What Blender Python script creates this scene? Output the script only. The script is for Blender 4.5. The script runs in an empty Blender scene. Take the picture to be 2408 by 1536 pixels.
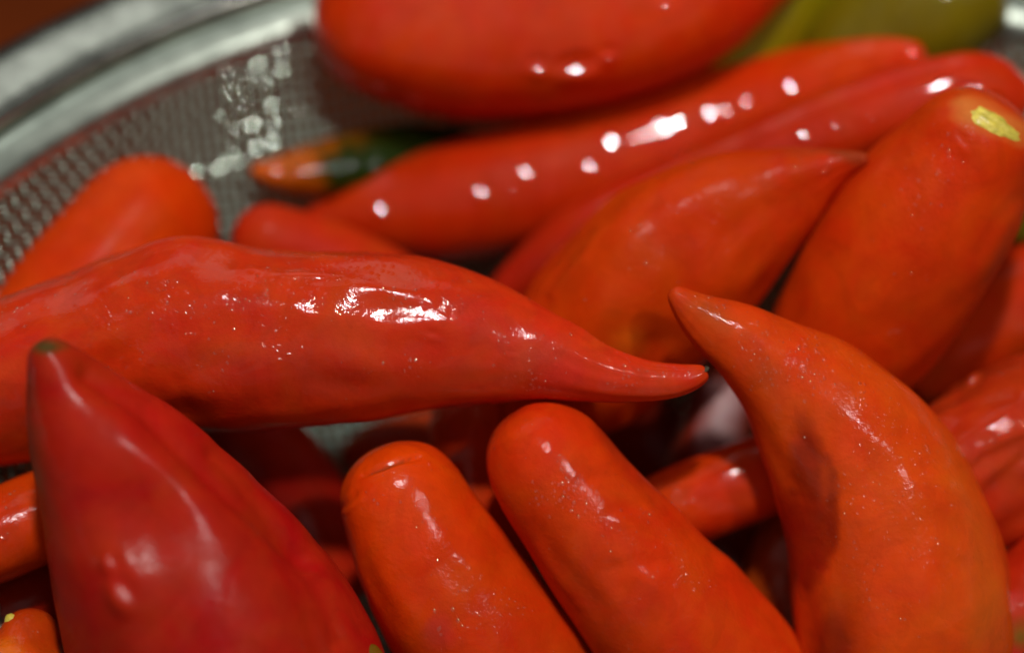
import bpy, math, random
import numpy as np
from mathutils import Vector

# ------------------------------------------------------------------ camera
FPX = 5619.0                      # focal length in units of a 2408-px-wide frame
S45 = math.sqrt(0.5)
CAM = np.array([0.0, -0.2475, 0.2475])
FWD = np.array([0.0, S45, -S45]); RGT = np.array([1.0, 0, 0]); UPV = np.array([0.0, S45, S45])
scene = bpy.context.scene
col = scene.collection
cd = bpy.data.cameras.new("camera"); cam = bpy.data.objects.new("camera", cd); col.objects.link(cam)
cam.location = CAM; cam.rotation_euler = (math.radians(45), 0, 0)
cd.sensor_width = 36; cd.lens = 36 * FPX / 2408
cd.clip_start = 0.01; cd.clip_end = 50
cd.dof.use_dof = True; cd.dof.focus_distance = 0.346; cd.dof.aperture_fstop = 4.4
scene.camera = cam

# ------------------------------------------------------------------ light
world = bpy.data.worlds.new("World"); scene.world = world; world.use_nodes = True
bg = world.node_tree.nodes["Background"]
bg.inputs[0].default_value = (0.90, 1.0, 0.90, 1); bg.inputs[1].default_value = 0.03
LAMPS = {}
def area(name, pos, target, sx, sy, power, color, shape='RECTANGLE'):
    l = bpy.data.lights.new(name, 'AREA'); l.shape = shape; l.size = sx; l.size_y = sy
    l.energy = power; l.color = color
    o = bpy.data.objects.new(name, l); col.objects.link(o)
    o.location = pos
    o.rotation_euler = (Vector(target) - Vector(pos)).to_track_quat('-Z', 'Y').to_euler()
    LAMPS[name] = np.array(pos)
area("ceiling_bulb", (0.03, -0.10, 0.85), (0, 0, 0), 0.06, 0.06, 4.2, (1, 0.97, 0.93), 'DISK')
area("added_glint_light", (0.42, -0.33, 0.76), (0, 0, 0), 0.06, 0.06, 1.6, (1, 0.97, 0.93), 'DISK')  # added lamp, placed so the water on the mesh glints
area("added_back_panel", (-0.35, 0.85, 0.95), (0, 0, 0), 1.3, 0.8, 2.4, (0.97, 1.0, 0.95))  # added panel for the steel rim and upper edges to reflect
area("front_fill_light", (-0.30, -0.95, 0.95), (0, 0, 0), 2.8, 2.4, 3.6, (1, 0.97, 0.93))  # added fill panel, lifts the sides facing the camera
scene.view_settings.view_transform = 'Standard'; scene.view_settings.look = 'None'
scene.view_settings.exposure = 0.15; scene.view_settings.gamma = 1.0
scene.render.engine = 'CYCLES'
scene.cycles.use_denoising = True
scene.cycles.use_adaptive_sampling = False
scene.cycles.max_bounces = 8
scene.cycles.sample_clamp_indirect = 4.0

# ------------------------------------------------------------------ helpers
def at(x, y, d):
    x = np.asarray(x, float); y = np.asarray(y, float); d = np.asarray(d, float)
    sx = (x - 1204) / FPX; sy = (768 - y) / FPX
    return CAM + d[..., None] * (FWD + sx[..., None] * RGT + sy[..., None] * UPV)
def project(P):
    v = P - CAM; d = v @ FWD
    return 1204 + FPX * (v @ RGT) / d, 768 - FPX * (v @ UPV) / d, d
def unit(v): return v / np.maximum(np.linalg.norm(v, axis=-1, keepdims=True), 1e-12)

def mesh_obj(name, V, F, mat, parent=None, colors=None, smooth=True):
    me = bpy.data.meshes.new(name)
    V = np.asarray(V, np.float32); F = np.asarray(F, np.int32)
    n, k = F.shape
    me.vertices.add(len(V)); me.vertices.foreach_set("co", V.ravel())
    me.loops.add(n * k); me.loops.foreach_set("vertex_index", F.ravel())
    me.polygons.add(n)
    me.polygons.foreach_set("loop_start", np.arange(0, n * k, k, dtype=np.int32))
    me.polygons.foreach_set("loop_total", np.full(n, k, np.int32))
    me.polygons.foreach_set("use_smooth", np.full(n, smooth, bool))
    me.update(calc_edges=True); me.validate()
    if colors is not None:
        a = me.attributes.new("skin_color", 'FLOAT_COLOR', 'POINT')
        c = np.ones((len(V), 4), np.float32); c[:, :3] = colors
        a.data.foreach_set("color", c.ravel())
    if mat: me.materials.append(mat)
    o = bpy.data.objects.new(name, me); col.objects.link(o)
    if parent: o.parent = parent
    return o
def tag(o, label=None, cat=None, group=None, kind=None):
    if label: o["label"] = label
    if cat: o["category"] = cat
    if group: o["group"] = group
    if kind: o["kind"] = kind

# ------------------------------------------------------------------ materials
class NT:
    def __init__(s, name):
        s.m = bpy.data.materials.new(name); s.m.use_nodes = True
        s.t = s.m.node_tree; s.p = s.t.nodes["Principled BSDF"]
    def n(s, typ, **kw):
        nd = s.t.nodes.new(typ)
        for k, v in kw.items():
            if k in nd.inputs.keys() if hasattr(nd.inputs, 'keys') else False: nd.inputs[k].default_value = v
            else: setattr(nd, k, v)
        return nd
    def l(s, a, b): s.t.links.new(a, b)
    def ramp(s, src, p0, p1, c0=(0, 0, 0, 1), c1=(1, 1, 1, 1)):
        r = s.n('ShaderNodeValToRGB'); e = r.color_ramp.elements
        e[0].position = p0; e[0].color = c0; e[1].position = p1; e[1].color = c1
        s.l(src, r.inputs[0]); return r.outputs[0]
    def noise(s, co, scale, detail=3, rough=0.5, dist=0.0):
        k = s.n('ShaderNodeTexNoise'); k.inputs['Scale'].default_value = scale
        k.inputs['Detail'].default_value = detail; k.inputs['Roughness'].default_value = rough
        k.inputs['Distortion'].default_value = dist
        s.l(co, k.inputs['Vector']); return k.outputs['Fac']
    def math(s, op, a, b):
        k = s.n('ShaderNodeMath'); k.operation = op
        for i, v in enumerate((a, b)):
            if isinstance(v, (int, float)): k.inputs[i].default_value = v
            else: s.l(v, k.inputs[i])
        return k.outputs[0]

def pepper_material(name, mottle=0.15, wet=1.0, sparkle=1.0, rough=0.6, bumps=1.0, crough=(0.03, 0.16)):
    t = NT(name); p = t.p
    co = t.n('ShaderNodeTexCoord').outputs['Object']
    at_ = t.n('ShaderNodeAttribute'); at_.attribute_name = "skin_color"
    n1 = t.noise(co, 110, 4, 0.55, 0.6)
    hsv = t.n('ShaderNodeHueSaturation'); t.l(at_.outputs['Color'], hsv.inputs['Color'])
    hue = t.n('ShaderNodeMapRange'); t.l(n1, hue.inputs[0])
    hue.inputs[1].default_value = 0.3; hue.inputs[2].default_value = 0.7
    hue.inputs[3].default_value = 0.5 - 0.006 * mottle / 0.35; hue.inputs[4].default_value = 0.5 + 0.010 * mottle / 0.35
    t.l(hue.outputs[0], hsv.inputs['Hue'])
    n2 = t.noise(co, 260, 5, 0.6, 0.3)
    val = t.n('ShaderNodeMapRange'); t.l(n2, val.inputs[0])
    val.inputs[1].default_value = 0.3; val.inputs[2].default_value = 0.7
    val.inputs[3].default_value = 1 - mottle * 0.7; val.inputs[4].default_value = 1 + mottle * 0.4
    blot = t.ramp(t.noise(co, 95, 4, 0.55, 1.2), 0.50, 0.54)
    vb = t.math('SUBTRACT', val.outputs[0], t.math('MULTIPLY', blot, 0.45 * mottle))
    t.l(vb, hsv.inputs['Value'])
    t.l(hsv.outputs[0], p.inputs['Base Color'])
    p.inputs['Roughness'].default_value = rough
    p.inputs['Specular IOR Level'].default_value = 0.05
    p.inputs['Subsurface Weight'].default_value = 0.12
    p.inputs['Subsurface Radius'].default_value = (1.0, 0.25, 0.08)
    p.inputs['Subsurface Scale'].default_value = 0.0022
    film = t.n('ShaderNodeMapRange'); t.l(t.ramp(t.noise(co, 120, 4, 0.5, 1.6), 0.47, 0.52), film.inputs[0])
    film.inputs[3].default_value = wet * 0.45; film.inputs[4].default_value = wet
    t.l(film.outputs[0], p.inputs['Coat Weight'])
    p.inputs['Coat IOR'].default_value = 1.36
    cr = t.n('ShaderNodeMapRange'); t.l(t.noise(co, 170, 3), cr.inputs[0])
    cr.inputs[1].default_value = 0.35; cr.inputs[2].default_value = 0.7
    cr.inputs[3].default_value, cr.inputs[4].default_value = crough
    t.l(cr.outputs[0], p.inputs['Coat Roughness'])
    # skin relief: soft waves, then tiny beads of water in patches
    b1 = t.n('ShaderNodeBump'); b1.inputs['Strength'].default_value = 0.16 * bumps; b1.inputs['Distance'].default_value = 0.0008
    t.l(t.noise(co, 230, 4, 0.55, 0.4), b1.inputs['Height'])
    b2 = t.n('ShaderNodeBump'); b2.inputs['Strength'].default_value = 0.25 * bumps; b2.inputs['Distance'].default_value = 0.0002
    t.l(t.noise(co, 1300, 3, 0.6), b2.inputs['Height']); t.l(b1.outputs[0], b2.inputs['Normal'])
    t.l(b2.outputs[0], p.inputs['Normal'])
    vo = t.n('ShaderNodeTexVoronoi'); vo.inputs['Scale'].default_value = 900
    vo.feature = 'F1'; t.l(co, vo.inputs['Vector'])
    bead = t.ramp(vo.outputs['Distance'], 0.05, 0.38, (1, 1, 1, 1), (0, 0, 0, 1))
    mask = t.ramp(t.noise(co, 75, 3, 0.5, 0.5), 0.52, 0.60)
    hgt = t.math('MULTIPLY', bead, mask)
    b3 = t.n('ShaderNodeBump'); b3.inputs['Strength'].default_value = 0.5 * sparkle; b3.inputs['Distance'].default_value = 0.0004
    t.l(hgt, b3.inputs['Height']); t.l(b2.outputs[0], b3.inputs['Normal'])
    t.l(b3.outputs[0], p.inputs['Coat Normal'])
    return t.m
M_skin = pepper_material("wet_pepper_skin")
def water_material(name, fac):
    t = NT(name); tr = t.n('ShaderNodeBsdfTransparent'); gl = t.n('ShaderNodeBsdfGlossy'); gl.inputs['Roughness'].default_value = 0.04; gl.inputs['Color'].default_value = (0.85, 1.0, 0.84, 1)
    mx = t.n('ShaderNodeMixShader'); mx.inputs[0].default_value = fac; t.l(tr.outputs[0], mx.inputs[1]); t.l(gl.outputs[0], mx.inputs[2])
    t.l(mx.outputs[0], t.t.nodes["Material Output"].inputs['Surface']); return t.m
M_bead = water_material("water_bead", 0.11); M_water = water_material("water_film", 0.06)
M_far = pepper_material("smooth_pepper_skin", mottle=0.12, sparkle=0.0, rough=0.45, bumps=0.1, crough=(0.02, 0.04))
M_semi = pepper_material("damp_pepper_skin", mottle=0.14, wet=0.55, sparkle=1.2, rough=0.6, bumps=1.2, crough=(0.06, 0.20))
M_fore = pepper_material("dark_foreground_skin", mottle=0.14, wet=0.42, sparkle=0.0, rough=0.6, bumps=0.8, crough=(0.16, 0.30))
M_dull = pepper_material("dull_pepper_skin", mottle=0.13, wet=0.13, sparkle=1.0, rough=0.5, bumps=1.3, crough=(0.12, 0.3))
M_soft = pepper_material("soft_pepper_skin", mottle=0.12, wet=0.1, sparkle=0.0, rough=0.5, bumps=0.4, crough=(0.2, 0.3))

def simple(name, c, rough=0.5, metal=0.0, noise_amt=0.25, scale=300, coat=0.0, bump=0.3):
    t = NT(name); p = t.p
    co = t.n('ShaderNodeTexCoord').outputs['Object']
    a = tuple(max(0, v * (1 - noise_amt)) for v in c) + (1,); b = tuple(min(1, v * (1 + noise_amt)) for v in c) + (1,)
    t.l(t.ramp(t.noise(co, scale, 4), 0.3, 0.7, a, b), p.inputs['Base Color'])
    p.inputs['Roughness'].default_value = rough; p.inputs['Metallic'].default_value = metal
    p.inputs['Coat Weight'].default_value = coat
    if bump:
        bn = t.n('ShaderNodeBump'); bn.inputs['Strength'].default_value = bump; bn.inputs['Distance'].default_value = 0.0005
        t.l(t.noise(co, scale * 2, 3), bn.inputs['Height']); t.l(bn.outputs[0], p.inputs['Normal'])
    return t.m
M_steel = simple("polished_steel", (0.44, 0.45, 0.40), 0.24, 1.0, 0.35, 160, 0, 0.02)
M_band = simple("brushed_steel", (0.46, 0.51, 0.44), 0.34, 1.0, 0.25, 200, 0, 0.05)
M_wire = simple("steel_wire", (0.35, 0.45, 0.38), 0.36, 1.0, 0.1, 80, 0, 0.0)
M_counter = simple("brown_counter", (0.10, 0.016, 0.002), 0.8, 0, 0.3, 12, 0.0, 0.1)
M_counter.node_tree.nodes["Principled BSDF"].inputs["Specular IOR Level"].default_value = 0.05
M_scar = simple("yellow_stem_scar", (0.70, 0.55, 0.07), 0.5, 0, 0.25, 700, 0.4, 0.6)
M_stub = simple("dark_tip_stub", (0.045, 0.03, 0.012), 0.8, 0, 0.4, 900, 0.0, 0.5)
M_green = simple("green_tip", (0.05, 0.07, 0.008), 0.45, 0, 0.4, 500, 0.4, 0.4)

# ------------------------------------------------------------------ ground under the sieve
def slab(name, z, r, mat):
    V = [(-r, -r, z), (r, -r, z), (r, r, z), (-r, r, z)]
    o = mesh_obj(name, V, [[0, 1, 2, 3]], mat, smooth=False); tag(o, kind="structure"); return o
slab("counter", -0.083, 3.0, M_counter)

# ------------------------------------------------------------------ sieve
CX, CY, RM = 0.0245, -0.0436, 0.1300
BH = 0.080                                    # bowl depth
RS = (RM * RM + BH * BH) / (2 * BH)           # the bowl is part of a sphere
_q = np.linspace(0, math.asin(RM / RS), 120)
PROF = np.column_stack([RS * np.sin(_q), RS - BH - RS * np.cos(_q)])
PS = np.concatenate([[0], np.cumsum(np.hypot(*np.diff(PROF, axis=0).T))]); LMAX = PS[-1]
sieve = bpy.data.objects.new("metal_sieve", None); col.objects.link(sieve); sieve.location = (CX, CY, -BH)
tag(sieve, "round steel mesh sieve with a polished rim holding the heap of peppers", "sieve")
def lathe(name, prof, mat, seg=220):
    P = np.array(prof); n = len(P)
    a = np.linspace(0, 2 * math.pi, seg, endpoint=False)
    V = np.stack([np.outer(np.cos(a), P[:, 0]), np.outer(np.sin(a), P[:, 0]), np.tile(P[:, 1] + BH, (seg, 1))], -1).reshape(-1, 3)
    i, j = np.meshgrid(np.arange(seg), np.arange(n - 1), indexing='ij')
    i2 = (i + 1) % seg
    F = np.stack([i * n + j, i2 * n + j, i2 * n + j + 1, i * n + j + 1], -1).reshape(-1, 4)
    return mesh_obj(name, V, F, mat, sieve)
def arc(cx, cz, r, a0, a1, n):
    return [(cx + r * math.cos(math.radians(a)), cz + r * math.sin(math.radians(a))) for a in np.linspace(a0, a1, n)]
lathe("inner_band", [(0.1284, -0.0026), (0.1288, -0.0012), (0.1294, 0.0000), (0.1308, 0.0010), (0.1325, 0.0017), (0.1342, 0.0020), (0.1350, 0.0016),
                     (0.1352, 0.0004), (0.1318, -0.0012), (0.1284, -0.0026)], M_band)
lathe("rim", [(0.1353, -0.0006), (0.1358, -0.0008), (0.1363, 0.0008), (0.1366, 0.0026), (0.1374, 0.0036), (0.1392, 0.0041), (0.1425, 0.0044), (0.1460, 0.0044), (0.1490, 0.0040), (0.1512, 0.0029),
               (0.1524, 0.0012), (0.1528, -0.0012), (0.1520, -0.0034), (0.1500, -0.0040), (0.1430, -0.0010), (0.1380, -0.0014), (0.1353, -0.0006)], M_steel)

def wires():
    sp = 0.00215; rw = 0.00038; amp = 0.00034
    L = LMAX
    n = int(L / sp)
    Vs, Fs, base = [], [], 0
    step = sp / 2
    for fam in (0, 1):
        for i in range(-n, n + 1):
            c = i * sp
            half = math.sqrt(max(L * L - c * c, 0))
            m = int(half / step)
            if m < 2: continue
            k = np.arange(-m, m + 1); t = k * step
            over = np.where((k % 2) == 0, np.where(((k // 2) + i) % 2 == 0, 1.0, -1.0), 0.0) * (1 if fam == 0 else -1)
            u, v = (t, np.full_like(t, c)) if fam == 0 else (np.full_like(t, c), t)
            # grid turned a little so the weave does not run square to the view
            ca, sa = math.cos(0.35), math.sin(0.35)
            u, v = ca * u - sa * v, sa * u + ca * v
            r = np.hypot(u, v) + 1e-9
            pr = np.interp(r, PS, PROF[:, 0]); pz = np.interp(r, PS, PROF[:, 1])
            e = 0.002; sr = (np.interp(r + e, PS, PROF[:, 0]) - np.interp(r - e, PS, PROF[:, 0])); sz = (np.interp(r + e, PS, PROF[:, 1]) - np.interp(r - e, PS, PROF[:, 1]))
            q = np.hypot(sr, sz) + 1e-9; sr, sz = sr / q, sz / q
            nrm = np.stack([sz * u / r, sz * v / r, -sr], -1)
            P = np.stack([pr * u / r, pr * v / r, pz + BH], -1) + nrm * (over[:, None] * amp)
            T = unit(np.gradient(P, axis=0)); B = np.cross(nrm, T)
            ring = [(1, 0), (0, 1), (-1, 0), (0, -1)]
            R = np.stack([P + rw * (a * nrm + b * B) for a, b in ring], 1)
            q = len(P); Vs.append(R.reshape(-1, 3))
            ii, jj = np.meshgrid(np.arange(q - 1), np.arange(4), indexing='ij'); j2 = (jj + 1) % 4
            Fs.append(base + np.stack([ii * 4 + jj, ii * 4 + j2, (ii + 1) * 4 + j2, (ii + 1) * 4 + jj], -1).reshape(-1, 4))
            base += q * 4
    o = mesh_obj("wire_mesh", np.concatenate(Vs), np.concatenate(Fs), M_wire, sieve)
    tag(o, kind="stuff")
wires()
def water_films(spots, sz=0.00065):
    Vs, Fs, base = [], [], 0; r = np.random.RandomState(4)
    bc = np.array([CX, CY, RS - BH]); a = np.linspace(0, 2 * math.pi, 9)[:-1]
    for x, y in spots:
        ray = at(np.array(float(x)), np.array(float(y)), np.array(1.0)) - CAM; ray = unit(ray)
        b_ = ray @ (CAM - bc); c_ = (CAM - bc) @ (CAM - bc) - RS * RS
        p = CAM + ray * (-b_ + math.sqrt(b_ * b_ - c_))
        h = unit(unit(unit(CAM - p) + unit(LAMPS["added_glint_light"] - p)) + r.normal(size=3) * 0.018)
        t = unit(np.cross(h, [0.2, 0.4, 0.9])); q = np.cross(h, t); s_ = sz * (0.8 + 0.5 * r.rand()); R_ = 0.008 + 0.013 * r.rand() ** 1.5
        p = p + unit(bc - p) * 0.0010
        for f in (1.0, 0.5): Vs.append(p + s_ * f * (np.cos(a)[:, None] * t + np.sin(a)[:, None] * q) - h * (s_ * f) ** 2 / (2 * R_))
        Vs.append(p[None])
        for e in range(8):
            e2 = (e + 1) % 8
            Fs += [(base + e, base + e2, base + 8 + e2), (base + e, base + 8 + e2, base + 8 + e), (base + 8 + e, base + 8 + e2, base + 16)]
        base += 17
    o = mesh_obj("water_films", np.concatenate(Vs) - np.array([CX, CY, -BH]), Fs, M_water, sieve); tag(o, kind="stuff")
_r = random.Random(7); SPOTS = []
for _k in range(900):
    _x, _y = _r.uniform(500, 740), _r.uniform(150, 395)
    _c = 620 + 0.0 * _y; _w = 110 - 0.16 * abs(_y - 200)
    if abs(_x - _c - (0 if _y < 260 else -40)) < _w * (0.55 + 0.45 * _r.random()) and all(math.hypot(_x - a, _y - b) > 38 for a, b in SPOTS) and len(SPOTS) < 40: SPOTS.append((_x, _y))
SPOTS += [(722, 165), (735, 207), (752, 285), (775, 300), (455, 400), (660, 112), (705, 80), (700, 125)]
water_films(SPOTS)

# ------------------------------------------------------------------ peppers
def catmull(P, u):
    P = np.asarray(P, float); n = len(P)
    Q = np.vstack([2 * P[0] - P[1], P, 2 * P[-1] - P[-2]])
    i = np.clip(np.floor(u).astype(int), 0, n - 2); f = (u - i)[:, None]
    a, b, c, d = Q[i], Q[i + 1], Q[i + 2], Q[i + 3]
    return 0.5 * (2 * b + (c - a) * f + (2 * a - 5 * b + 4 * c - d) * f ** 2 + (3 * b - 3 * c + d - a) * f ** 3)
class Waves:
    def __init__(s, seed, n, kmin, kmax):
        r = np.random.RandomState(seed)
        s.k = unit(r.normal(size=(n, 3))) * np.exp(r.uniform(np.log(kmin), np.log(kmax), (n, 1)))
        s.ph = r.uniform(0, 6.28, n); s.a = (kmin / np.linalg.norm(s.k, axis=1)) ** 0.8; s.a /= np.sqrt((s.a ** 2).sum() / 2)
    def __call__(s, P):
        return (np.sin(P @ s.k.T + s.ph) * s.a).sum(1)

RED = (0.60, 0.030, 0.0012); ORANGE = (0.64, 0.050, 0.0008); DEEP = (0.33, 0.010, 0.008); CRIM = (0.46, 0.018, 0.010)
PEPPERS = []
def pepper(label, pts, c0=RED, c1=None, mat=None, seed=1, lobes=3, lobe_a=0.03, lobe_ph=0.6, lump=0.03, wrinkle=0.006,
           res=(150, 96), feats=(), caps=(0.55, 0.3), ripple=0.0, name="chili_pepper", group="red peppers heaped in the sieve", beads=0, grad=1.0):
    """pts: (x, y, radius, axis depth) with x, y, radius in 2408-wide photo pixels, depth in mm"""
    A = np.array(pts, float); d = A[:, 3] / 1000
    C = at(A[:, 0], A[:, 1], d); R = A[:, 2] * d / FPX
    ns, nt = res
    # dense spine, rounded ends (caps: how far each end bulges, as a share of its radius)
    u = np.linspace(0, len(A) - 1, 400)
    S = catmull(np.column_stack([C, R]), u); Pc, Rc = S[:, :3], np.maximum(S[:, 3], 1e-4)
    d0 = unit(Pc[0] - Pc[3]); d1 = unit(Pc[-1] - Pc[-4])
    qa = np.linspace(0, math.pi / 2, 40)[:-1]
    cap0 = Pc[0] + d0 * (caps[0] * Rc[0] * np.cos(qa))[:, None]; rc0 = Rc[0] * np.sin(qa)
    cap1 = Pc[-1] + d1 * (caps[1] * Rc[-1] * np.cos(qa[::-1]))[:, None]; rc1 = Rc[-1] * np.sin(qa[::-1])
    Pc = np.vstack([cap0, Pc, cap1]); Rc = np.concatenate([rc0, Rc, rc1])
    ds = np.hypot(np.linalg.norm(np.diff(Pc, axis=0), axis=1), np.diff(Rc)); s = np.concatenate([[0], np.cumsum(ds)])
    si = np.linspace(0, s[-1], ns)
    Pi = np.column_stack([np.interp(si, s, Pc[:, k]) for k in range(3)]); Ri = np.interp(si, s, Rc)
    Ri[0] = Ri[-1] = 1e-5
    q2 = Ri ** 2; kw = max(3, ns // 22)
    kr = np.hanning(2 * kw + 3)[1:-1]; kr /= kr.sum()
    for _ in range(2):
        pad = np.concatenate([-q2[kw:0:-1], q2, -q2[-2:-kw - 2:-1]])
        q2 = np.convolve(pad, kr, 'valid')
    Ri = np.sqrt(np.maximum(q2, 1e-10)); Ri[0] = Ri[-1] = 1e-5
    ker = np.array([1, 2, 3, 2, 1.]) / 9
    for _ in range(3):
        Pp = np.vstack([np.repeat(Pi[:1], 2, 0), Pi, np.repeat(Pi[-1:], 2, 0)])
        Pi = np.column_stack([np.convolve(Pp[:, k], ker, 'valid') for k in range(3)])
    T = unit(np.gradient(Pi, axis=0))
    for _ in range(6):
        Tp = np.vstack([T[:1], T, T[-1:]]); T = unit(Tp[:-2] + Tp[1:-1] + Tp[2:])
    view = unit(CAM - Pi)
    N = unit(view - (view * T).sum(1)[:, None] * T); B = np.cross(T, N)   # N points to the viewer's side
    th = np.linspace(0, 2 * math.pi, nt, endpoint=False)
    rel = (si / s[-1])[:, None]
    lob = 1 + lobe_a * np.cos(lobes * (th[None] - lobe_ph) + 0.8 * np.sin(3 * rel + seed))
    fold = sum(np.cos(k * th[None] + 1.7 * k * seed + 1.5 * np.sin(rel * (4 + k) + k)) * (0.5 + 0.5 * np.sin(rel * (9 + k) + k * 2)) for k in (7, 10, 13)) * wrinkle
    rad = Ri[:, None] * (lob + fold)
    V = Pi[:, None] + rad[..., None] * (np.cos(th)[None, :, None] * N[:, None] + np.sin(th)[None, :, None] * B[:, None])
    Nn = unit(V - Pi[:, None])
    V = V.reshape(-1, 3); Nn = Nn.reshape(-1, 3)
    rr = np.repeat(Ri, nt)
    w1 = Waves(seed, 10, 90, 260); w2 = Waves(seed + 50, 14, 350, 1100)
    V += Nn * (w1(V) * lump * rr * 0.5 + w2(V) * 0.00007 * np.minimum(rr / 0.006, 1) * (wrinkle / 0.006))[:, None]
    if ripple: V += Nn * (Waves(seed + 70, 16, 500, 1100)(V) * ripple * 0.001 * np.minimum(rr / 0.006, 1))[:, None]
    i, j = np.meshgrid(np.arange(ns - 1), np.arange(nt), indexing='ij'); j2 = (j + 1) % nt
    F = np.stack([i * nt + j, (i + 1) * nt + j, (i + 1) * nt + j2, i * nt + j2], -1).reshape(-1, 4)
    def normals():
        G = V.reshape(ns, nt, 3)
        a = np.gradient(G, axis=0); b = np.roll(G, -1, 1) - np.roll(G, 1, 1)
        n = np.cross(b, a).reshape(-1, 3); n = unit(n)
        sg = np.sign((n * Nn).sum(1)); sg[sg == 0] = 1
        return n * sg[:, None]
    c1 = c1 or c0
    f = np.clip(np.repeat(rel[:, 0], nt) ** grad, 0, 1)[:, None]
    w3 = Waves(seed + 9, 8, 60, 200)(V)[:, None] * 0.06
    Cc = np.array(c0) * (1 - f) + np.array(c1) * f
    Cc = Cc * (1 + w3)
    Cc = Cc * np.array([1.04, 0.90, 0.35])
    for ft in feats:
        kind = ft[0]
        nn = normals(); px, py, pd = project(V)
        vis = np.clip(((nn * unit(CAM - V)).sum(1) + 0.25) / 0.35, 0, 1)
        if kind in ('dent', 'paint', 'facet'):
            _, x, y, rx, ry, ang = ft[:6]
            ca, sa = math.cos(math.radians(ang)), math.sin(math.radians(ang))
            a = (px - x) * ca + (py - y) * sa; b = -(px - x) * sa + (py - y) * ca
            q = np.sqrt((a / rx) ** 2 + (b / ry) ** 2)
            if kind == 'dent':
                w = np.exp(-q ** 2) * vis; V -= nn * (w * ft[6] * 0.001)[:, None]
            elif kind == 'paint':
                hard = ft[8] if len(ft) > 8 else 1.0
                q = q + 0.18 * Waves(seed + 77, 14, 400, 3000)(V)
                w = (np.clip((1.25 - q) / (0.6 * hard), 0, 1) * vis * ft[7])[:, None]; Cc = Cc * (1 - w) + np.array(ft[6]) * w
            else:                                   # a flat spot on the skin, turned to half-way between eye and lamp
                k = np.argmin((px - x) ** 2 + (py - y) ** 2 + 1e6 * (vis < 0.5))
                p0 = V[k]; h = unit(unit(CAM - p0) + unit(LAMPS[ft[6]] - p0))
                amt = ft[7] if len(ft) > 7 else 1.0
                w = np.exp(-q ** 4) * vis
                off = ((V - p0) @ h) + (((V - p0) ** 2).sum(1) - ((V - p0) @ h) ** 2) / (2 * 0.065 * amt)
                V -= h[None] * (w * off)[:, None]
        elif kind == 'groove':                      # polyline, width px, depth mm (negative = ridge)
            _, pl, wd, dep = ft[:4]
            best = np.full(len(V), 1e9)
            for (x0, y0), (x1, y1) in zip(pl[:-1], pl[1:]):
                ex, ey = x1 - x0, y1 - y0; tt = np.clip(((px - x0) * ex + (py - y0) * ey) / (ex * ex + ey * ey), 0, 1)
                best = np.minimum(best, np.hypot(px - x0 - tt * ex, py - y0 - tt * ey))
            w = np.exp(-(best / wd) ** 2) * vis; V -= nn * (w * dep * 0.001)[:, None]
    o = mesh_obj(name, V, F, mat or M_skin, colors=np.clip(Cc, 0, 1))
    tag(o, label, "pepper", group)
    PEPPERS.append((label, Pi, Ri, o))
    if beads:
        bead_mesh(o, V, normals(), Cc, beads, seed, M_bead)
    o["_v"] = 0; del o["_v"]
    return o, V, normals()

def bead_mesh(parent, V, nn, Cc, drifts, seed, mat):
    """little domes of water sitting on the skin, in drifts"""
    r = np.random.RandomState(seed + 5)
    face = (nn * unit(CAM - V)).sum(1)
    px, py, pd = project(V)
    idx = []
    for x, y, rx, ry, cnt in drifts:
        dens = np.exp(-((px - x) / rx) ** 2 - ((py - y) / ry) ** 2) * np.clip(Waves(seed + 31, 9, 250, 800)(V) + 0.3, 0.02, None) * (face > 0.05)
        idx += list(r.choice(len(V), cnt, p=dens / dens.sum()))
    prof = [(1.0, -0.12), (0.90, 0.08), (0.62, 0.22), (0.28, 0.30)]
    nv = 7; Vs, Fs, Cs = [], [], []; base = 0
    a = np.linspace(0, 2 * math.pi, nv, endpoint=False)
    for k in idx:
        n = nn[k]; t = unit(np.cross(n, np.array([0.3, 0.5, 0.8]))); b = np.cross(n, t)
        sz = 0.00014 + 0.00024 * r.rand() ** 2
        p = V[k] + (t * r.normal() + b * r.normal()) * 0.00015
        for pr, ph in prof:
            Vs.append(p + sz * (pr * (np.cos(a)[:, None] * t + np.sin(a)[:, None] * b) + ph * n))
        Vs.append((p + sz * 0.32 * n)[None])
        m = len(prof)
        for q in range(m - 1):
            for e in range(nv):
                e2 = (e + 1) % nv
                Fs.append((base + q * nv + e, base + q * nv + e2, base + (q + 1) * nv + e2)); Fs.append((base + q * nv + e, base + (q + 1) * nv + e2, base + (q + 1) * nv + e))
        for e in range(nv): Fs.append((base + (m - 1) * nv + e, base + (m - 1) * nv + (e + 1) % nv, base + m * nv))
        Cs.append(np.tile(Cc[k], (m * nv + 1, 1))); base += m * nv + 1
    o = mesh_obj("water_beads", np.concatenate(Vs), Fs, mat, parent, colors=np.clip(np.concatenate(Cs), 0, 1))
    tag(o, kind="stuff")

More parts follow.
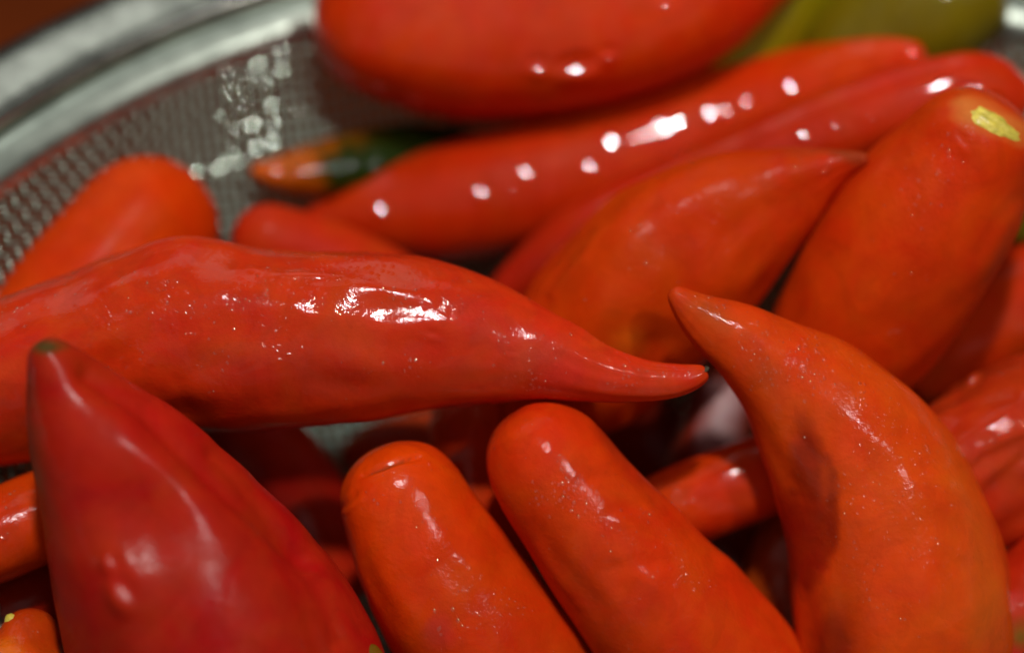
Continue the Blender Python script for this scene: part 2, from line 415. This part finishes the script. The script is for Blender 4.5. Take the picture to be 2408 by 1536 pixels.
def patch(name, parent, V, nn, x, y, rx, ry, ang, h, mat, seed=3, n=22):
    """a raised crumpled scrap lying on the skin"""
    px, py, pd = project(V); vis = (nn * unit(CAM - V)).sum(1) > 0.0
    k = np.argmin((px - x) ** 2 + (py - y) ** 2 + 1e7 * (~vis)); d = pd[k]
    g = np.linspace(-1, 1, n); X, Y = np.meshgrid(g, g, indexing='ij')
    a = np.arctan2(Y, X); m = np.maximum(abs(X), abs(Y)); rr = np.random.RandomState(seed)
    edge = 1 + 0.10 * np.sin(3 * a + rr.rand() * 6) + 0.06 * np.sin(7 * a + rr.rand() * 6) + 0.03 * np.sin(13 * a)
    X, Y = m * np.cos(a) * edge * rx, m * np.sin(a) * edge * ry
    ca, sa = math.cos(math.radians(ang)), math.sin(math.radians(ang))
    qx = x + ca * X - sa * Y; qy = y + sa * X + ca * Y
    front = np.where(vis)[0]
    P = np.zeros((n * n, 3)); qx, qy = qx.ravel(), qy.ravel()
    fv = V[front]; fn = nn[front]; fx, fy = px[front], py[front]
    for q in range(n * n):
        dd = (fx - qx[q]) ** 2 + (fy - qy[q]) ** 2; kk = np.argpartition(dd, 4)[:4]
        w = 1 / (dd[kk] + 4); w /= w.sum()
        base = at(np.array(qx[q]), np.array(qy[q]), np.array((w * ((fv[kk] - CAM) @ FWD)).sum()))
        bump = h * (1 - m.ravel()[q] ** 3) * (0.75 + 0.25 * math.sin(qx[q] * 0.25) * math.sin(qy[q] * 0.31 + 1)) - 0.1 * h
        P[q] = base + unit((w[:, None] * fn[kk]).sum(0)) * bump * 0.001
    i, j = np.meshgrid(np.arange(n - 1), np.arange(n - 1), indexing='ij')
    F = np.stack([i * n + j, (i + 1) * n + j, (i + 1) * n + j + 1, i * n + j + 1], -1).reshape(-1, 4)
    return mesh_obj(name, P, F, mat, parent)

BU, ST, PA = "ceiling_bulb", "added_glint_light", "soft_ceiling_panel"
# --- the long pepper across the middle, in focus
main, mv, mn = pepper("long glossy red pepper lying right across the middle with a thin pointed tip",
    [(-110, 925, 182, 357), (0, 905, 195, 359), (200, 850, 208, 360), (400, 800, 224, 360), (600, 802, 214, 359), (800, 802, 202, 358), (1000, 797, 180, 357),
     (1150, 815, 138, 355), (1300, 848, 95, 353), (1420, 882, 64, 351), (1520, 897, 48, 350), (1600, 894, 37, 349.5), (1640, 884, 29, 349.3), (1658, 876, 24, 349.2)],
    c0=(0.55, 0.030, 0.004), c1=(0.52, 0.028, 0.010), seed=3, lobe_a=0.02, lump=0.035, wrinkle=0.010, res=(260, 150), caps=(0.3, 0.3), beads=[(100, 700, 150, 70, 30), (350, 660, 150, 50, 16), (1240, 900, 60, 70, 34), (1000, 830, 110, 40, 20), (1450, 900, 90, 40, 22), (500, 900, 260, 90, 18), (720, 725, 200, 40, 26), (1000, 700, 90, 40, 20), (60, 800, 80, 80, 24)],
    feats=[('dent', 430, 585, 90, 40, 0, -0.9), ('dent', 690, 600, 110, 40, 0, 0.4),
           ('groove', [(380, 770), (600, 775), (820, 790), (1000, 830)], 45, 0.35),
           ('groove', [(560, 640), (760, 655), (900, 680), (1010, 712)], 16, -0.25),
           ('groove', [(420, 900), (440, 960)], 20, 0.25), ('groove', [(520, 985), (700, 968), (900, 950)], 22, -0.25),
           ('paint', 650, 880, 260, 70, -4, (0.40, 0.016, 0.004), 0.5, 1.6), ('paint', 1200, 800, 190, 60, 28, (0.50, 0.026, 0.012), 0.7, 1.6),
           ('facet', 712, 720, 46, 15, 5, BU), ('facet', 900, 735, 18, 12, 60, BU), ('facet', 985, 722, 26, 12, 5, BU), ('facet', 958, 763, 10, 9, 0, BU), ('facet', 1018, 788, 17, 12, 20, BU, 0.5),
           ('facet', 1205, 833, 15, 11, 0, BU, 0.5), ('facet', 720, 654, 75, 12, 4, BU, 0.8), ('facet', 930, 690, 80, 11, 14, BU, 0.8), ('facet', 590, 640, 15, 11, 0, BU, 0.6)])
patch("tip_stub", main, mv, mn, 1662, 868, 6, 8, 20, 0.35, M_stub, 2, 9)

# --- bright curved pepper on the right
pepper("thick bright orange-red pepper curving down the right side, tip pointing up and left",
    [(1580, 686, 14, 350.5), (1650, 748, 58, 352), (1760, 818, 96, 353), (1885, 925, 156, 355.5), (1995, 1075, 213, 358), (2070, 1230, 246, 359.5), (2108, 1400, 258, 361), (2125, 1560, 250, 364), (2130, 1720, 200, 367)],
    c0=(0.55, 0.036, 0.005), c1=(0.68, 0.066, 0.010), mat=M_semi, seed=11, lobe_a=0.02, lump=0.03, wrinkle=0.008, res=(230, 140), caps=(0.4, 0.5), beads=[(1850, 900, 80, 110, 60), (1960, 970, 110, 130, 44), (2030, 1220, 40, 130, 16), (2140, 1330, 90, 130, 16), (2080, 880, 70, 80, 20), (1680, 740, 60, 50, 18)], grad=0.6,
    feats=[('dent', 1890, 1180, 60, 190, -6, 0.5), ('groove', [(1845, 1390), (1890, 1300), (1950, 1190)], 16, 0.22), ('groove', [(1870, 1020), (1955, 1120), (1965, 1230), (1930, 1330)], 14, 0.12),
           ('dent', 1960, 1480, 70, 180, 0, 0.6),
           ('paint', 1905, 1120, 45, 120, -8, (0.27, 0.010, 0.002), 0.85, 1.0), ('paint', 1890, 1250, 72, 125, 8, (0.34, 0.014, 0.002), 0.8, 0.9), ('paint', 1958, 1190, 18, 95, -4, (0.24, 0.010, 0.002), 0.7, 1.2), ('paint', 1920, 1330, 30, 90, 20, (0.36, 0.016, 0.002), 0.6, 1.4), ('paint', 1945, 1490, 60, 130, 0, (0.27, 0.011, 0.002), 0.85, 1.6),  # lowest dark patch paints in shadow; the others are bruised skin
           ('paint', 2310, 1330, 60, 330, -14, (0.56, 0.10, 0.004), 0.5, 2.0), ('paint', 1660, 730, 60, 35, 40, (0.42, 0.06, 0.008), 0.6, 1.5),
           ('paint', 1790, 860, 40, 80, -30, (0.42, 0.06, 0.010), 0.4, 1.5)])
# --- two blunt peppers at the bottom centre
jo, jv, jn = pepper("blunt orange-red pepper at the bottom with a thin dark crease across its rounded end",
    [(940, 1168, 147, 355), (995, 1290, 170, 356), (1050, 1390, 185, 357), (1122, 1500, 208, 359), (1215, 1650, 224, 362), (1300, 1780, 150, 365)],
    c0=ORANGE, c1=(0.52, 0.030, 0.004), mat=M_semi, seed=21, lobe_a=0.015, lump=0.025, wrinkle=0.008, res=(200, 130), caps=(0.85, 0.5), beads=[(850, 1170, 30, 40, 10), (1010, 1270, 70, 130, 18), (1080, 1450, 80, 80, 10)], grad=0.5,
    feats=[('groove', [(855, 1118), (905, 1098), (950, 1082), (985, 1074)], 6, 0.6), ('groove', [(855, 1128), (905, 1107), (950, 1091)], 6, -0.15), ('groove', [(800, 1195), (835, 1160)], 7, 0.35), ('groove', [(812, 1205), (850, 1175)], 6, -0.2),
           ('paint', 915, 1098, 62, 3.5, -20, (0.14, 0.03, 0.01), 0.5, 1.0), ('paint', 1030, 1480, 40, 45, 0, (0.50, 0.02, 0.02), 0.5, 1.4), ('facet', 1075, 1095, 5, 9, 0, BU)])  # pinkish patch low on the body paints in a broad reflection
pepper("blunt bright red pepper at the bottom centre, its round end touching the long middle pepper",
    [(1285, 1085, 146, 353), (1400, 1240, 165, 354), (1510, 1380, 184, 356), (1620, 1520, 203, 359), (1740, 1680, 210, 363), (1840, 1810, 170, 366)],
    c0=(0.56, 0.032, 0.004), c1=(0.60, 0.042, 0.006), mat=M_semi, seed=33, lobe_a=0.02, lump=0.028, wrinkle=0.008, res=(210, 130), caps=(0.95, 0.5), beads=[(1290, 1140, 80, 50, 30), (1400, 1200, 90, 60, 20), (1260, 1020, 60, 40, 14), (1500, 1120, 60, 120, 14)],
    feats=[('groove', [(1420, 1000), (1480, 1110), (1560, 1200), (1680, 1300)], 22, 0.4), ('groove', [(1400, 1120), (1480, 1110)], 12, 0.2), ('groove', [(1440, 1200), (1540, 1180)], 14, 0.2), ('groove', [(1440, 1330), (1580, 1320)], 20, 0.25),
           ('paint', 1480, 1080, 40, 170, -32, (0.44, 0.020, 0.003), 0.6, 1.4), ('facet', 1425, 1008, 6, 14, -35, ST)])
# --- dark pepper in the left foreground
io, iv, in_ = pepper("large dark crimson pepper in the lower left foreground with a dent and greenish tip",
    [(105, 822, 40, 330), (150, 900, 98, 332), (212, 1010, 160, 334.5), (300, 1150, 226, 338), (400, 1330, 296, 342), (500, 1520, 345, 346), (590, 1700, 350, 350), (660, 1850, 280, 354)],
    c0=(0.32, 0.013, 0.006), c1=(0.43, 0.010, 0.012), seed=41, lobe_a=0.02, lobe_ph=0.2, lump=0.012, wrinkle=0.002, res=(240, 230), caps=(0.5, 0.4), mat=M_fore, ripple=0.015, grad=0.5,
    feats=[('groove', [(210, 880), (330, 960), (430, 1060), (560, 1180), (720, 1300)], 30, 1.6), ('groove', [(500, 1070), (620, 1200), (740, 1360), (800, 1500)], 26, 0.8), ('groove', [(330, 1010), (420, 1090), (560, 1230), (720, 1480)], 90, -0.5),
           ('dent', 335, 1230, 118, 95, 40, 2.2), ('dent', 290, 1390, 60, 110, -15, -0.6), ('groove', [(600, 1150), (700, 1350), (760, 1536)], 30, 0.6),
           ('paint', 62, 1150, 45, 330, -6, (0.13, 0.05, 0.010), 0.75, 2.2), ('paint', 110, 815, 50, 22, 0, (0.05, 0.045, 0.008), 0.9, 1.2),
           ('facet', 288, 1398, 34, 52, -18, BU), ('facet', 260, 1325, 26, 26, -18, ST, 0.5)])
# --- back row
pepper("large smooth red pepper at the top centre, behind the rest of the heap",
    [(925, 50, 190, 395), (1050, 66, 218, 397), (1180, 68, 228, 398), (1350, 44, 232, 398), (1550, -14, 218, 397), (1700, -84, 188, 396), (1850, -150, 120, 395)],
    c0=(0.56, 0.032, 0.004), seed=51, lobes=4, lobe_a=0.055, lobe_ph=0.76, lump=0.02, wrinkle=0.0, mat=M_far, ripple=0.03, res=(240, 220), caps=(1.0, 0.4),
    feats=[('facet', 1352, 164, 54, 36, -12, BU, 2.2), ('facet', 1266, 160, 28, 28, 0, BU, 0.6), ('facet', 1430, 130, 22, 22, 0, BU, 0.3), ('facet', 1560, 10, 18, 18, 0, BU), ('facet', 1143, 20, 10, 10, 0, BU, 0.5)])
pepper("long slim blurred pepper covered in round glints, under the large smooth one",
    [(735, 512, 22, 400), (790, 515, 58, 401), (900, 502, 100, 402), (1050, 478, 136, 403), (1250, 440, 148, 403), (1450, 388, 146, 403), (1650, 305, 132, 403), (1850, 228, 108, 399), (2020, 168, 78, 393), (2150, 135, 42, 387)],
    c0=(0.50, 0.024, 0.004), c1=(0.60, 0.040, 0.004), seed=61, lobe_a=0.02, lump=0.03, wrinkle=0.0, mat=M_far, ripple=0.03, caps=(0.8, 0.6), res=(320, 180),
    feats=[('facet', x_, y_, r_, r_, 0, BU, a_) for x_, y_, r_, a_ in ((898, 492, 20, 1.0), (748, 518, 10, .5), (1132, 450, 22, .7), (1199, 437, 12, .7), (1238, 404, 16, .7), (1262, 432, 13, .45), (1165, 437, 11, .35),
           (1388, 390, 20, .45), (1435, 334, 20, .4), (1552, 292, 18, .45), (1665, 268, 20, .28), (1706, 262, 16, .25), (1755, 240, 18, .28), (1858, 206, 20, .9))])
pepper("red pepper whose rounded end fills the upper right corner, behind the yellow-scarred pepper",
    [(1180, 700, 50, 394), (1350, 580, 85, 392), (1550, 480, 95, 390), (1750, 398, 102, 388), (1950, 318, 104, 386), (2150, 258, 110, 384), (2300, 222, 100, 383), (2380, 240, 68, 382)],
    c0=(0.40, 0.018, 0.008), c1=(0.52, 0.028, 0.006), seed=71, lump=0.03, wrinkle=0.0, mat=M_far, ripple=0.03, res=(260, 170), caps=(0.5, 0.6),
    feats=[('facet', 1890, 316, 20, 16, 0, BU), ('facet', 1966, 292, 16, 14, 0, BU), ('facet', 1990, 290, 12, 12, 0, BU, 0.5), ('facet', 2048, 272, 13, 12, 0, BU, 0.7), ('facet', 2075, 262, 11, 11, 0, BU, 0.4), ('facet', 2300, 208, 50, 10, 10, BU, 0.4)])
pepper("wide orange-red pepper right of centre, its brownish tip touching the yellow-scarred pepper",
    [(2042, 372, 10, 362), (1960, 400, 52, 365), (1850, 450, 112, 368), (1700, 540, 178, 371), (1550, 650, 214, 373), (1420, 780, 206, 375), (1320, 900, 170, 376), (1250, 1000, 90, 378)],
    c0=(0.52, 0.028, 0.004), c1=(0.62, 0.056, 0.002), mat=M_dull, seed=81, lobe_a=0.035, lump=0.04, wrinkle=0.008, res=(190, 120), grad=0.8, caps=(0.5, 0.5), beads=[(1480, 640, 160, 140, 24), (1900, 380, 100, 40, 10)],
    feats=[('groove', [(1700, 380), (1500, 500), (1420, 640), (1380, 800)], 55, -0.8), ('groove', [(1980, 420), (1800, 500), (1620, 640), (1560, 800)], 60, 0.9), ('groove', [(1410, 540), (1370, 610), (1300, 690)], 14, -0.45), ('groove', [(1450, 480), (1340, 600), (1260, 690)], 16, 0.2), ('paint', 2000, 365, 70, 28, 12, (0.22, 0.040, 0.010), 0.7, 1.8), ('paint', 1880, 350, 120, 25, 8, (0.34, 0.035, 0.008), 0.5, 1.8),
           ('paint', 1480, 800, 50, 40, 0, (0.66, 0.11, 0.004), 0.6, 1.6), ('dent', 1640, 560, 90, 60, -30, 0.5)])
fo, fv, fn = pepper("stout orange-red pepper at the upper right with a yellow stem scar on its top end",
    [(2283, 340, 150, 363), (2220, 450, 192, 366), (2130, 580, 213, 369), (2040, 720, 205, 373), (1950, 850, 165, 377), (1880, 950, 100, 381)],
    c0=(0.56, 0.034, 0.004), c1=(0.58, 0.044, 0.004), mat=M_dull, seed=91, lobe_a=0.02, lump=0.03, wrinkle=0.006, res=(190, 120), caps=(0.85, 0.4), beads=[(2130, 520, 80, 160, 26), (2240, 380, 50, 70, 20), (2180, 690, 80, 60, 12)],
    feats=[('facet', 2262, 335, 12, 30, -20, BU), ('groove', [(2390, 470), (2350, 520), (2300, 600)], 18, 0.3), ('paint', 2335, 278, 95, 42, 28, (0.66, 0.26, 0.05), 0.75, 2.0)])
patch("stem_scar", fo, fv, fn, 2338, 292, 68, 23, 30, 0.6, M_scar, 5, 20)
pepper("smooth orange pepper end at the left edge under the sieve rim, blurred",
    [(338, 540, 174, 387), (240, 670, 190, 384), (100, 830, 192, 381), (40, 890, 175, 380)],
    c0=(0.60, 0.042, 0.002), seed=101, lump=0.015, wrinkle=0.0, mat=M_soft, caps=(1.0, 0.5))
pepper("small dull red blurred pepper tip between the orange pepper end and the glinting slim pepper",
    [(632, 568, 87, 388), (760, 610, 92, 390), (900, 670, 88, 392), (1040, 740, 70, 394)],
    c0=(0.46, 0.026, 0.010), seed=111, lump=0.02, wrinkle=0.0, mat=M_soft, caps=(1.0, 0.5))
pepper("blurred pepper turning from orange at its tip to dark green, lying against the mesh",
    [(596, 402, 12, 394), (660, 410, 42, 396), (760, 402, 68, 400), (880, 385, 82, 404), (1000, 372, 80, 408), (1120, 362, 60, 411)],
    c0=(0.60, 0.10, 0.003), c1=(0.020, 0.040, 0.002), grad=0.5, seed=121, lump=0.02, wrinkle=0.0, mat=M_far, group="peppers with green skin", name="chili_pepper",
    feats=[('paint', 1000, 380, 265, 150, 0, (0.012, 0.026, 0.001), 1.0, 0.9)] + [('facet', x_, y_, 9, 9, 0, BU, 0.3) for x_, y_ in ((770, 375), (792, 402), (822, 408), (862, 362), (880, 392), (806, 358))])
GG = "peppers with green skin"
pepper("blurred lime green pepper beside the large smooth red pepper at the top",
    [(1600, 300, 70, 410), (1690, 200, 115, 408), (1790, 80, 122, 405), (1880, -50, 120, 402), (1960, -170, 90, 400)], c0=(0.20, 0.19, 0.005), seed=131, lump=0.02, wrinkle=0.0, mat=M_far, group=GG, name="green_pepper")
pepper("broad blurred olive green pepper at the top right against the mesh",
    [(1930, 170, 70, 402), (1990, 120, 120, 400), (2110, 45, 165, 400), (2220, 0, 160, 399), (2320, -40, 120, 397)], c0=(0.15, 0.12, 0.006), seed=141, lump=0.02, wrinkle=0.0, mat=M_far, group=GG, name="green_pepper")
pepper("dark olive pepper just showing at the right edge behind the pepper with the yellow scar",
    [(2380, 540, 50, 388), (2440, 490, 90, 388), (2540, 430, 100, 386), (2620, 390, 60, 386)], c0=(0.11, 0.11, 0.006), seed=151, lump=0.02, wrinkle=0.0, mat=M_far, group=GG, name="green_pepper")
# --- right edge
pepper("shadowed red pepper at the right edge, between the olive pepper and the wrinkled one",
    [(2160, 900, 80, 392), (2300, 790, 118, 391), (2450, 690, 135, 390), (2580, 630, 120, 390)], c0=(0.52, 0.030, 0.004), seed=161, lump=0.03, wrinkle=0.004)
pepper("wrinkled brownish-red pepper at the right edge beside the thick curved pepper",
    [(2620, 930, 150, 374), (2520, 980, 180, 373), (2400, 1040, 196, 372), (2290, 1120, 190, 372), (2200, 1210, 140, 373), (2130, 1290, 70, 375)],
    c0=(0.44, 0.040, 0.012), c1=(0.48, 0.024, 0.010), seed=171, lump=0.05, wrinkle=0.022, res=(190, 130),
    feats=[('groove', [(2408, 1080), (2330, 1150), (2260, 1240)], 20, 0.8), ('groove', [(2408, 1010), (2300, 1060), (2220, 1130)], 16, -0.7), ('groove', [(2380, 930), (2250, 960)], 16, 0.5), ('facet', 2392, 958, 12, 8, 0, BU), ('facet', 2320, 1050, 34, 8, -35, BU, 0.6), ('facet', 2290, 895, 22, 10, -30, BU, 0.5)])
pepper("deep red pepper low at the right edge below the wrinkled one",
    [(2560, 1280, 110, 366), (2460, 1380, 126, 365), (2390, 1480, 124, 364), (2340, 1600, 110, 364), (2300, 1720, 70, 364)], c0=(0.44, 0.020, 0.008), seed=181, lump=0.04, wrinkle=0.012,
    feats=[('paint', 2400, 1500, 40, 40, 0, (0.12, 0.10, 0.006), 0.8, 1.5)])
# --- seen in the gaps
pepper("slim red pepper with a bright glint, bridging the gap left of the curved pepper",
    [(1440, 1260, 60, 371), (1560, 1208, 92, 371), (1700, 1155, 96, 370), (1840, 1100, 92, 371), (1960, 1060, 70, 373)], c0=(0.56, 0.034, 0.004), seed=191, lump=0.03, wrinkle=0.006, feats=[('facet', 1634, 1180, 24, 7, -18, BU)])
pepper("shadowed pepper with painted whitish glare, below the tip of the long middle pepper",
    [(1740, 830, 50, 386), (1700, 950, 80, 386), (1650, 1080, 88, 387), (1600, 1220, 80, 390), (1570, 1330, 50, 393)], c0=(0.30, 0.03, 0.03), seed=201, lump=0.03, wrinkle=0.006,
    feats=[('paint', 1690, 1000, 55, 100, 12, (0.62, 0.44, 0.44), 0.9, 1.8)])  # pale patch puts broad glare into the skin colour
pepper("orange-brown pepper low in the bottom gap left of the thick curved pepper",
    [(1900, 1150, 50, 381), (1860, 1280, 90, 381), (1835, 1420, 100, 381), (1830, 1560, 98, 383), (1830, 1680, 70, 386)], c0=(0.50, 0.060, 0.008), seed=211, lump=0.03, wrinkle=0.006, feats=[('facet', 1846, 1402, 9, 9, 0, BU), ('paint', 1858, 1475, 18, 60, 0, (0.55, 0.35, 0.25), 0.6, 1.5)])
pepper("dark red pepper in shadow below the left part of the long middle pepper",
    [(500, 900, 70, 392), (570, 990, 105, 391), (660, 1110, 116, 389), (740, 1250, 112, 386), (800, 1400, 80, 384)], c0=(0.50, 0.022, 0.012), seed=221, lump=0.03, wrinkle=0.008)
pepper("small dull red pepper with painted pinkish glare, glimpsed in the gap above the creased blunt pepper",
    [(826, 1075, 40, 398), (890, 1055, 64, 398), (1000, 1035, 68, 398), (1100, 1010, 60, 399)], c0=(0.46, 0.05, 0.03), seed=231, lump=0.02, wrinkle=0.0, mat=M_far)  # pinkish skin colour stands in for glare
pepper("shadowed red pepper wedged in the gap between the two blunt bottom peppers",
    [(1120, 900, 70, 378), (1108, 990, 98, 377), (1108, 1090, 100, 375), (1135, 1220, 96, 374), (1200, 1370, 70, 373)], c0=(0.50, 0.030, 0.005), seed=241, lump=0.03, wrinkle=0.006, feats=[('facet', 1102, 1075, 10, 14, -20, BU)])
pepper("orange-red pepper at the left edge behind the dark crimson one",
    [(-160, 1320, 90, 354), (-60, 1280, 112, 354), (50, 1238, 110, 355), (160, 1190, 100, 357), (260, 1140, 60, 360)], c0=(0.60, 0.042, 0.004), seed=251, lump=0.03, wrinkle=0.006, beads=[(40, 1190, 50, 40, 24)])
po, pv, pn = pepper("red pepper in the bottom left corner with a yellow stem scar at its top edge",
    [(68, 1508, 78, 350), (55, 1560, 115, 349), (20, 1660, 150, 347), (-10, 1780, 130, 346)], c0=(0.50, 0.026, 0.006), c1=(0.62, 0.09, 0.004), seed=261, lump=0.03, wrinkle=0.006, caps=(1.0, 0.5), grad=0.5,
    feats=[('paint', 10, 1530, 40, 30, 0, (0.70, 0.14, 0.004), 0.7, 1.5)])
patch("stem_scar", po, pv, pn, 22, 1452, 15, 7, -40, 0.5, M_scar, 8, 10)
pepper("small olive-tipped pepper end at the bottom edge beside the dark crimson pepper",
    [(862, 1530, 30, 344), (868, 1570, 52, 344), (880, 1650, 66, 344), (900, 1760, 50, 345)], c0=(0.10, 0.075, 0.008), c1=(0.45, 0.03, 0.006), seed=271, lump=0.02, wrinkle=0.0)
pepper("dark red pepper low in the gap at the left edge, beneath the crimson one",
    [(-20, 1450, 90, 364), (60, 1425, 100, 366), (140, 1395, 95, 368), (230, 1360, 60, 370)], c0=(0.40, 0.018, 0.006), seed=281, lump=0.03, wrinkle=0.004)

pepper("dark red pepper deepest in the gap, beneath the slim glinting one",
    [(1840, 1430, 60, 402), (1730, 1280, 100, 402), (1610, 1130, 110, 403), (1490, 990, 100, 404), (1420, 900, 60, 405)], c0=(0.30, 0.014, 0.006), seed=291, lump=0.03, wrinkle=0.004)
